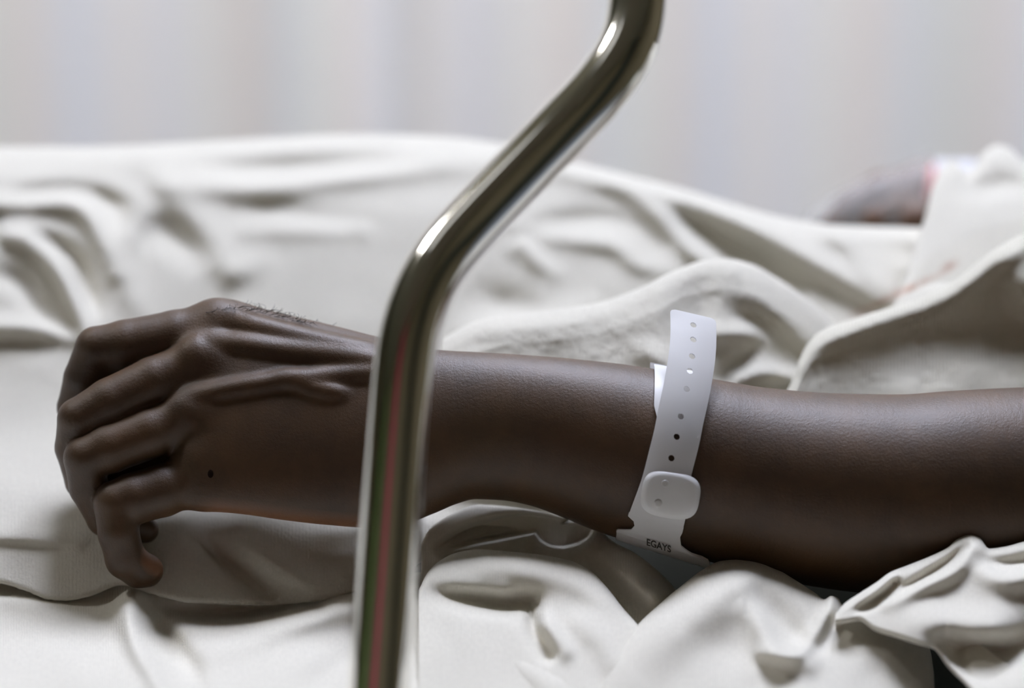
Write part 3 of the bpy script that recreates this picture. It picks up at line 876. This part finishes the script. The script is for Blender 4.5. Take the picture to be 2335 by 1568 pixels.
        acc = np.zeros((len(ii), 3)); cnt = np.zeros(len(ii))
        for p in range(8):
            for q in range(p + 1, 8):
                if np.abs(offs[p] - offs[q]).sum() != 1: continue
                m_ = (vals[:, p] < 0) != (vals[:, q] < 0)
                t = vals[:, p] / np.where(m_, vals[:, p] - vals[:, q], 1)
                pt = offs[p] + t[:, None] * (offs[q] - offs[p])
                acc[m_] += pt[m_]; cnt[m_] += 1
        V = (np.stack([ii, jj, kk], 1) + acc / cnt[:, None]) * hh_ + np.array([ox, oy, ow])
        Q = []
        for ax in range(3):
            a = [slice(1, -1)] * 3; b_ = [slice(1, -1)] * 3
            a[ax] = slice(0, -1); b_[ax] = slice(1, None)
            A_, B_ = ins[tuple(a)], ins[tuple(b_)]
            off = [1, 1, 1]; off[ax] = 0
            e = np.argwhere(A_ != B_) + np.array(off)
            flip = A_[tuple((e - np.array(off)).T)]
            u_, v_ = [(1, 2), (2, 0), (0, 1)][ax]
            du = np.zeros(3, int); du[u_] = 1
            dv = np.zeros(3, int); dv[v_] = 1
            q4 = np.stack([idx[tuple((e - du - dv).T)], idx[tuple((e - dv).T)], idx[tuple(e.T)], idx[tuple((e - du).T)]], 1)
            q4[~flip] = q4[~flip][:, ::-1]
            Q.append(q4)
        return V, np.vstack(Q)
    V, Q = surface_nets(field, X0, Y0, W0, h)
    del field, palm
    # --- far hand, resting on the body behind the blanket's crest
    h2 = 5.0
    FX0, FY0, FW0 = 1840, 350, -2150
    fx = FX0 + h2 * np.arange(96); fy = FY0 + h2 * np.arange(62); fw = FW0 + h2 * np.arange(84)
    Gx, Gy, Gw = np.meshgrid(fx, fy, fw, indexing='ij')
    def cap2(a, ra, b_, rb):
        d = np.array(b_, float) - np.array(a, float); L2 = d @ d + 1e-6
        t = np.clip(((Gx - a[0]) * d[0] + (Gy - a[1]) * d[1] + (Gw - a[2]) * d[2]) / L2, 0, 1)
        return np.sqrt((Gx - a[0] - t * d[0]) ** 2 + (Gy - a[1] - t * d[1]) ** 2 + (Gw - a[2] - t * d[2]) ** 2) - (ra + (rb - ra) * t)
    D2 = cap2((2270, 462, -1960), 84, (2120, 446, -1950), 82)
    D2 = smin(D2, cap2((2120, 440, -2000), 62, (2080, 446, -1930), 60), 34)
    fl = [[((2110, 430, -1970), 50), ((2010, 436, -1940), 42), ((1945, 470, -1920), 38), ((1898, 515, -1905), 30)],
          [((2100, 476, -1900), 40), ((2040, 484, -1850), 34), ((1995, 504, -1836), 31), ((1975, 550, -1860), 26)],
          [((2110, 486, -1870), 38), ((2088, 502, -1810), 32), ((2075, 540, -1810), 28), ((2085, 590, -1830), 26)],
          [((2130, 430, -2030), 38), ((2050, 420, -2050), 32), ((1965, 460, -2060), 28), ((1930, 510, -2050), 26)]]
    Df = np.full(D2.shape, 400.0)
    for ch in fl:
        q = np.full(D2.shape, 400.0)
        for (a, ra), (b_, rb) in zip(ch[:-1], ch[1:]):
            q = smin(q, cap2(a, ra, b_, rb), 12)
        Df = smin(Df, q, 4)
    D2 = smin(D2, Df, 16)
    D2 = np.maximum(D2, Gx - 2290)
    V2, Q2 = surface_nets(D2, FX0, FY0, FW0, h2)
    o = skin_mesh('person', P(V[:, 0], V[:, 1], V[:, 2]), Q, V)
    tag(o, 'person lying under the blanket, bare dark arm resting on the sheet with fingers curled', 'person')
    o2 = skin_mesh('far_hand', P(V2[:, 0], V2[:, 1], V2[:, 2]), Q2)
    o2['label'] = 'other hand resting on the body beyond the blanket'
    keep_parent(o2, o)
    return o

def skin_mesh(name, Vw, Qa, Pw=None):
    me = bpy.data.meshes.new(name)
    me.vertices.add(len(Vw)); me.vertices.foreach_set('co', Vw.ravel())
    me.loops.add(Qa.size); me.loops.foreach_set('vertex_index', Qa.ravel().astype(np.int32))
    me.polygons.add(len(Qa)); me.polygons.foreach_set('loop_start', np.arange(0, Qa.size, 4)); me.polygons.foreach_set('loop_total', np.full(len(Qa), 4))
    me.update(); me.validate()
    bm = bmesh.new(); bm.from_mesh(me)
    bmesh.ops.recalc_face_normals(bm, faces=bm.faces[:])
    for _ in range(2):
        bmesh.ops.smooth_vert(bm, verts=bm.verts[:], factor=.5, use_axis_x=True, use_axis_y=True, use_axis_z=True)
    bm.to_mesh(me); bm.free()
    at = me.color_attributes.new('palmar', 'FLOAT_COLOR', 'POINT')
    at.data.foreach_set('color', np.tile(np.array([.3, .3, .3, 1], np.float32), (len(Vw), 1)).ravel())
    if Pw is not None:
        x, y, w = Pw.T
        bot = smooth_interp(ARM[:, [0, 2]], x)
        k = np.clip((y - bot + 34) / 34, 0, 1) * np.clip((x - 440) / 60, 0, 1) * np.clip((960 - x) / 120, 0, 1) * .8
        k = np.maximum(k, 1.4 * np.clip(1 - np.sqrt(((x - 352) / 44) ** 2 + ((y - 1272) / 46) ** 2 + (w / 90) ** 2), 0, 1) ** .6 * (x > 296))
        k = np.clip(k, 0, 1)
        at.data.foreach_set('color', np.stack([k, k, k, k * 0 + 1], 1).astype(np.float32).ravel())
    return link(name, me, M_skin)
person = build_person()

# hair on the back of the hand and the top of the wrist
def make_hair():
    V, Fc = [], []
    def strand(pts, r):
        me = tube_mesh('t', pts, np.linspace(r, r * .4, len(pts)), 4, cap=False)
        base = len(V)
        V.extend([tuple(v.co) for v in me.vertices]); Fc.extend([tuple(base + i for i in p.vertices) for p in me.polygons])
        bpy.data.meshes.remove(me)
    for i in range(230):
        x = random.uniform(468, 720) if i < 180 else random.uniform(560, 860)
        top = float(smooth_interp(ARM[:, [0, 1]], np.array(x)))
        w0 = random.uniform(-110, -30)
        y = top + random.uniform(-1, 8) + (5 if x < 500 else 0)
        L = random.uniform(14, 40) * (1.1 if x < 640 else .7)
        ang = random.uniform(-.5, .9)
        curl = random.uniform(-.09, .09)
        pts = []
        cx, cy, a = x, y + 6, ang
        for k in range(7):
            pts.append(P(cx, cy, w0 + 3 * k))
            cx += math.cos(a) * L / 6 * 1.1; cy -= math.sin(a) * L / 6 * .55
            a += curl * 5 * random.uniform(.5, 1.5)
        strand(np.array(pts), .00011)
    me = bpy.data.meshes.new('hand_hair'); me.from_pydata(V, [], Fc)
    o = link('hand_hair', me, M_hair); o['label'] = 'fine dark hairs on the back of the hand'
    o['kind'] = 'stuff'
    keep_parent(o, person)
make_hair()

def make_mole():
    bm = bmesh.new(); bmesh.ops.create_uvsphere(bm, u_segments=14, v_segments=8, radius=1)
    c = Vector(P(480, 1080, arm_front(500, 1080) + 0))
    me = bpy.data.meshes.new('mole'); bm.to_mesh(me); bm.free()
    o = link('mole', me, M_mole)
    # sits on the skin: find the surface along the line from the lens
    d = (c - Vector(CAM)).normalized()
    ok, loc, nrm, _ = person.ray_cast(Vector(CAM), d)
    if ok:
        o.location = loc
        o.rotation_euler = nrm.to_track_quat('Z', 'Y').to_euler()
    else: o.location = c
    o.scale = (.0012, .0017, .0004)
    keep_parent(o, person)
make_mole()

# ------------------------------------------------------------------ bandage and film on the far hand
def lumpy_cuff(name, px0, px1, yc, wc, ry, rw, mat, parent, seed, n=40, m=60, amp=7.0):
    V, Fc, U = [], [], []
    for i in range(n):
        s = i / (n - 1)
        x = px0 + (px1 - px0) * s
        endr = math.sqrt(max(0, 1 - (2 * s - 1) ** 6)) * .25 + .75
        for j in range(m):
            a = 2 * math.pi * j / m
            q = 1 + amp / ry * float(mnoise.noise(Vector((s * 5 + seed, math.cos(a) * 1.6, math.sin(a) * 1.6))))
            V.append(tuple(P(x + 6 * math.sin(a * 2), yc - ry * endr * q * math.sin(a), wc + rw * endr * q * math.cos(a))))
            U.append((x, j * 8))
    for i in range(n - 1):
        for j in range(m):
            k = (j + 1) % m
            Fc.append((i * m + j, i * m + k, (i + 1) * m + k, (i + 1) * m + j))
    Fc.append(tuple(range(m))); Fc.append(tuple((n - 1) * m + j for j in range(m)))
    me = bpy.data.meshes.new(name); me.from_pydata(V, [], Fc)
    ul = me.uv_layers.new(name='UVMap')
    for l in me.loops: ul.data[l.index].uv = U[l.vertex_index]
    o = link(name, me, mat)
    if parent: keep_parent(o, parent)
    return o
bandage = empty('bandage', tuple(P(2170, 480, -1930)))
M_pink = plain('pink tape', (.75, .33, .30), .7)
M_gauze = fabric('white gauze', (.84, .84, .85), rib=.2, rib_period=6, fuzz=.5)
lumpy_cuff('gauze_wrap', 2122, 2235, 462, -1940, 98, 96, M_gauze, bandage, 3)
lumpy_cuff('pink_tape', 2104, 2130, 456, -1940, 86, 90, M_pink, bandage, 9, n=10, amp=3)
M_film = bpy.data.materials.new('translucent dressing film'); M_film.use_nodes = True
nt = M_film.node_tree; b = nt.nodes['Principled BSDF']
b.inputs['Base Color'].default_value = (.72, .70, .68, 1); b.inputs['Roughness'].default_value = .5
nzf = nd(nt, 'ShaderNodeTexNoise', Scale=30.0); tcf = nd(nt, 'ShaderNodeTexCoord'); nt.links.new(tcf.outputs['Object'], nzf.inputs['Vector'])
mrf = nd(nt, 'ShaderNodeMapRange'); mrf.inputs[3].default_value = .14; mrf.inputs[4].default_value = .40
nt.links.new(nzf.outputs['Fac'], mrf.inputs[0])
trf = nd(nt, 'ShaderNodeBsdfTransparent'); msf = nd(nt, 'ShaderNodeMixShader')
nt.links.new(mrf.outputs[0], msf.inputs[0]); nt.links.new(trf.outputs[0], msf.inputs[1]); nt.links.new(b.outputs[0], msf.inputs[2])
nt.links.new(msf.outputs[0], nt.nodes['Material Output'].inputs['Surface'])
def film():
    V, Fc = [], []
    n, m = 30, 28
    for i in range(n):
        q = (i / (n - 1))
        x = 1832 + 292 * q
        ry = 8 + 152 * q ** .62; rw = 14 + 100 * q ** .5
        for j in range(m):
            a = math.pi * (j / (m - 1))
            V.append(tuple(P(x, 515 - ry * math.sin(a) * (1 + .03 * math.sin(9 * q + 3 * a)), -1930 + (rw + 30) * math.cos(a))))
    for i in range(n - 1):
        for j in range(m - 1):
            Fc.append((i * m + j, i * m + j + 1, (i + 1) * m + j + 1, (i + 1) * m + j))
    me = bpy.data.meshes.new('dressing_film'); me.from_pydata(V, [], Fc)
    o = link('dressing_film', me, M_film); o['label'] = 'pale translucent film over the far hand'
    keep_parent(o, bandage)
film()
tag(bandage, 'white gauze bandage edged with pink tape round the far wrist', 'bandage')

cuff = lumpy_cuff('short_sleeve', 3120, 3900, 1120, -30, 275, 250, M_gown, bpy.data.objects['gown'], 5, amp=22)

# ------------------------------------------------------------------ wristband
def band_frame(al, xc, off):
    """point on the loop round the forearm; al = angle (deg), 90 top, 0 towards the lens, -90 below"""
    a = math.radians(al)
    yc, wc, hh, hw, rot = [float(q) for q in arm_param(np.array(float(xc)))]
    return yc - (hh + off) * math.sin(a), wc + (hw + off) * math.cos(a)

BAND_X = [(-270, 1535), (-180, 1530), (-120, 1512), (-90, 1506), (-66, 1510), (-56, 1505), (-48, 1503), (-38, 1507), (-15, 1522), (0, 1534), (30, 1543), (60, 1545), (90, 1543)]
BAND_L = [(-270, 52), (-130, 52), (-128, 100), (-64, 104), (-60, 100), (-55, 66), (-50, 56), (-46, 58), (-43, 72), (-40, 72), (-20, 62), (0, 48), (17, 30), (26, 44), (34, 52), (90, 52)]
BAND_R = [(-270, 52), (-130, 52), (-128, 96), (-72, 110), (-66, 104), (-60, 62), (-56, 48), (-48, 48), (-44, 52), (-20, 56), (0, 52), (90, 52)]
def make_band():
    root = empty('wristband', tuple(P(1530, 1255, 0)))
    # loop
    als = np.concatenate([np.linspace(-270, -130, 40), np.linspace(-129, -74, 28), np.linspace(-73, -36, 60), np.linspace(-35, 90, 60)])
    V, Fc = [], []
    NW = 9
    for al in als:
        xc = float(smooth_interp(BAND_X, np.array(al)))
        lw = float(interp(BAND_L, al)); rw = float(interp(BAND_R, al))
        for s in np.linspace(-1, 1, NW):
            x = xc + (s * lw if s < 0 else s * rw)
            off = 9 + (6 if -64 < al < -20 else 0) * 1.0
            y, w = band_frame(al, x, off)
            V.append(tuple(P(x, y + (x - xc) * .06 * (1 if al < -40 else 0), w)))
    n = len(als)
    for i in range(n - 1):
        if -12 < als[i] < 17: continue      # the tail closes the loop here
        for j in range(NW - 1):
            Fc.append((i * NW + j, i * NW + j + 1, (i + 1) * NW + j + 1, (i + 1) * NW + j))
    me = bpy.data.meshes.new('strap'); me.from_pydata(V, [], Fc)
    o = link('strap', me, M_band); md = o.modifiers.new('t', 'SOLIDIFY'); md.thickness = .0006; md.offset = 0
    es = o.modifiers.new('e', 'EDGE_SPLIT'); es.split_angle = .6
    keep_parent(o, root)
    # tail with punched holes
    cl = catmull([(1500, 1150, 178), (1516, 1102, 180), (1531, 1044, 180), (1543, 996, 176), (1552, 950, 167), (1563, 900, 151), (1573, 845, 126), (1579, 800, 100), (1581, 760, 74), (1580, 716, 42)], 200)
    arc = np.concatenate([[0], np.cumsum(np.linalg.norm(np.diff(cl, axis=0), axis=1))])
    Ltot = arc[-1]
    def at(s):
        return np.array([np.interp(s, arc, cl[:, k]) for k in range(3)])
    hole_pts = [(1580, 742), (1580, 774), (1578, 812), (1574, 847), (1568, 888), (1550, 950), (1543, 996), (1531, 1044)]
    hs = []
    for hx, hy in hole_pts:
        i = int(np.argmin(np.hypot(cl[:, 0] - hx, (cl[:, 1] - hy))))
        hs.append(arc[i])
    hs = sorted(hs)
    HWID = 52.0
    def pt(s, lat):
        c = at(min(max(s, 0), Ltot))
        d = at(min(s + 4, Ltot)) - at(max(s - 4, 0)); d /= np.linalg.norm(d)
        lv = np.array([1.0, -d[0] / max(abs(d[1]), .3) * (1 if d[1] < 0 else -1) * -1, 0.0])
        lv = np.array([-d[1], d[0], 0.0]); lv /= np.linalg.norm(lv)
        if lv[0] < 0: lv = -lv
        lv = lv + np.array([0, .08 + .18 * (s / Ltot) ** 2, 0])
        curve = -((lat / HWID) ** 2) * 7.0
        q = c + lv * lat
        return (q[0], q[1], q[2] + curve)
    bm = bmesh.new()
    cache = {}
    def vert(s, lat):
        key = (round(s, 2), round(lat, 2))
        if key not in cache:
            cache[key] = bm.verts.new(tuple(P(*pt(s, lat))))
        return cache[key]
    cell = 13.0
    lats = [-HWID, -HWID * .72, -HWID * .46, -cell, 0, cell, HWID * .46, HWID * .72, HWID]
    marks = [0.0]
    for s in hs: marks += [s - cell, s, s + cell]
    marks = sorted(m for m in marks if m <= Ltot - 10)
    fullm = [marks[0]]
    for m_ in marks[1:]:
        gap = m_ - fullm[-1]
        if gap < 1e-3: continue
        k = max(1, int(gap / 12))
        for i in range(1, k + 1): fullm.append(fullm[-1] + (m_ - fullm[-1]) / (k - i + 1))
    k = 6; last = fullm[-1]
    for i in range(1, k + 1): fullm.append(last + (Ltot - last) * i / k)
    def narrow(s):   # rounded end
        e = Ltot - s
        R = 12.0
        return 1.0 if e >= R else (HWID - R + math.sqrt(max(0, R * R - (R - e) ** 2))) / HWID
    hole_set = [(s - cell, s + cell) for s in hs]
    for a, b_ in zip(fullm[:-1], fullm[1:]):
        inside = any(lo - .01 <= a and b_ <= hi + .01 for lo, hi in hole_set)
        for la, lb in zip(lats[:-1], lats[1:]):
            if inside and abs(la) <= cell + .01 and abs(lb) <= cell + .01: continue
            fa, fb = narrow(a), narrow(b_)
            bm.faces.new([vert(a, la * fa), vert(a, lb * fa), vert(b_, lb * fb), vert(b_, la * fb)])
    for s in hs:
        # ring from the square cell to the round hole
        ring_s = []
        sq = [m_ for m_ in fullm if s - cell - .01 <= m_ <= s + cell + .01]
        outer = [(m_, -cell) for m_ in sq] + [(sq[-1], 0.0)] + [(m_, cell) for m_ in sq[::-1]] + [(sq[0], 0.0)]
        rad = 7.4
        inner = []
        for (m_, l_) in outer:
            a = math.atan2(l_, m_ - s)
            inner.append((s + rad * math.cos(a), rad * math.sin(a)))
        ov = [vert(*q) for q in outer]; iv = [bm.verts.new(tuple(P(*pt(*q)))) for q in inner]
        for i in range(len(ov)):
            j = (i + 1) % len(ov)
            bm.faces.new([ov[i], ov[j], iv[j], iv[i]])
    bmesh.ops.recalc_face_normals(bm, faces=bm.faces[:])
    me = bpy.data.meshes.new('perforated_tail'); bm.to_mesh(me); bm.free()
    o = link('perforated_tail', me, M_band); md = o.modifiers.new('t', 'SOLIDIFY'); md.thickness = .0007; md.offset = 0
    es = o.modifiers.new('e', 'EDGE_SPLIT'); es.split_angle = .6
    o['label'] = 'free end of the band, punched with a row of holes'
    keep_parent(o, root)
    # clasp: a rounded pad over strap and tail
    def pad(name, cx, cy, hx, hy, ang, base, high, mat, parent, ex=3.2, nr=10, na=48):
        V, Fc = [], []
        ca, sa = math.cos(ang), math.sin(ang)
        for i in range(nr + 1):
            r = i / nr
            for j in range(na):
                a = 2 * math.pi * j / na
                c_, s_ = math.cos(a), math.sin(a)
                q = (abs(c_) ** ex + abs(s_) ** ex) ** (-1 / ex)
                lx, ly = hx * r * q * c_, hy * r * q * s_
                x = cx + lx * ca - ly * sa; y = cy + lx * sa + ly * ca
                w = base(x, y) + high * (1 - r ** 8) ** .5 if r < 1 else base(x, y) - 4
                V.append(tuple(P(x, y, w)))
        for i in range(nr):
            for j in range(na):
                k = (j + 1) % na
                Fc.append((i * na + j, i * na + k, (i + 1) * na + k, (i + 1) * na + j))
        me = bpy.data.meshes.new(name); me.from_pydata(V, [], Fc); me.validate()
        o = link(name, me, mat); keep_parent(o, parent)
        return o
    base = lambda x, y: 182 - ((y - 1080) / 215.0) ** 2 * 60
    cl_ = pad('clasp', 1529, 1128, 67, 53, .17, base, 8, M_clasp, root)
    pad('stud', 1517, 1102, 12, 11, .2, base, 9.5, M_stud, cl_, ex=2, nr=4, na=20)
    pad('stud', 1501, 1146, 12, 11, .2, base, 9.5, M_stud, cl_, ex=2, nr=4, na=20)
    # printed letters on the wide part
    cu = bpy.data.curves.new('lettering', 'FONT')
    cu.body = 'EGAYS'; cu.size = 1.0; cu.offset = .02; cu.align_x = 'CENTER'; cu.align_y = 'CENTER'
    to = bpy.data.objects.new('lettering_tmp', cu); col.objects.link(to)
    bpy.context.view_layer.update()
    me = bpy.data.meshes.new_from_object(to.evaluated_get(bpy.context.evaluated_depsgraph_get()))
    bpy.data.objects.remove(to)
    for v in me.vertices:
        x = 1502 + v.co.x * 19
        al = -63 + v.co.y * 12
        y, w = band_frame(al, x, 19)
        v.co = Vector(P(x, y + (x - 1510) * .06, w))
    o = link('lettering', me, M_ink, smooth=False); o['label'] = 'small dark printed letters'
    keep_parent(o, root)
    tag(root, 'white plastic hospital wristband with punched tail clasped round the forearm', 'wristband')
make_band()

# ------------------------------------------------------------------ chrome rail
def make_rail():
    c = [(800, 2500, .846), (842, 1850, .848), (862, 1568, .85), (870, 1468, .851), (889, 1210, .857), (909, 950, .864), (922, 820, .868), (945, 712, .872), (993, 606, .877), (1060, 524, .881),
         (1170, 409, .885), (1280, 294, .889), (1372, 198, .893), (1436, 98, .897), (1454, 0, .902), (1456, -120, .907), (1456, -420, .92), (1456, -900, .935)]
    pts = np.array([P(x, y, (1 - t) / S) for x, y, t in c])
    pts = catmull(pts, 150)
    for _ in range(6):
        pts[1:-1] = .25 * pts[:-2] + .5 * pts[1:-1] + .25 * pts[2:]
    o = link('bed_rail', tube_mesh('bed_rail', pts, .0110, 40), M_chrome)
    tag(o, 'shiny chrome bed rail tube bent in an S shape in front of the wrist', 'rail')
make_rail()
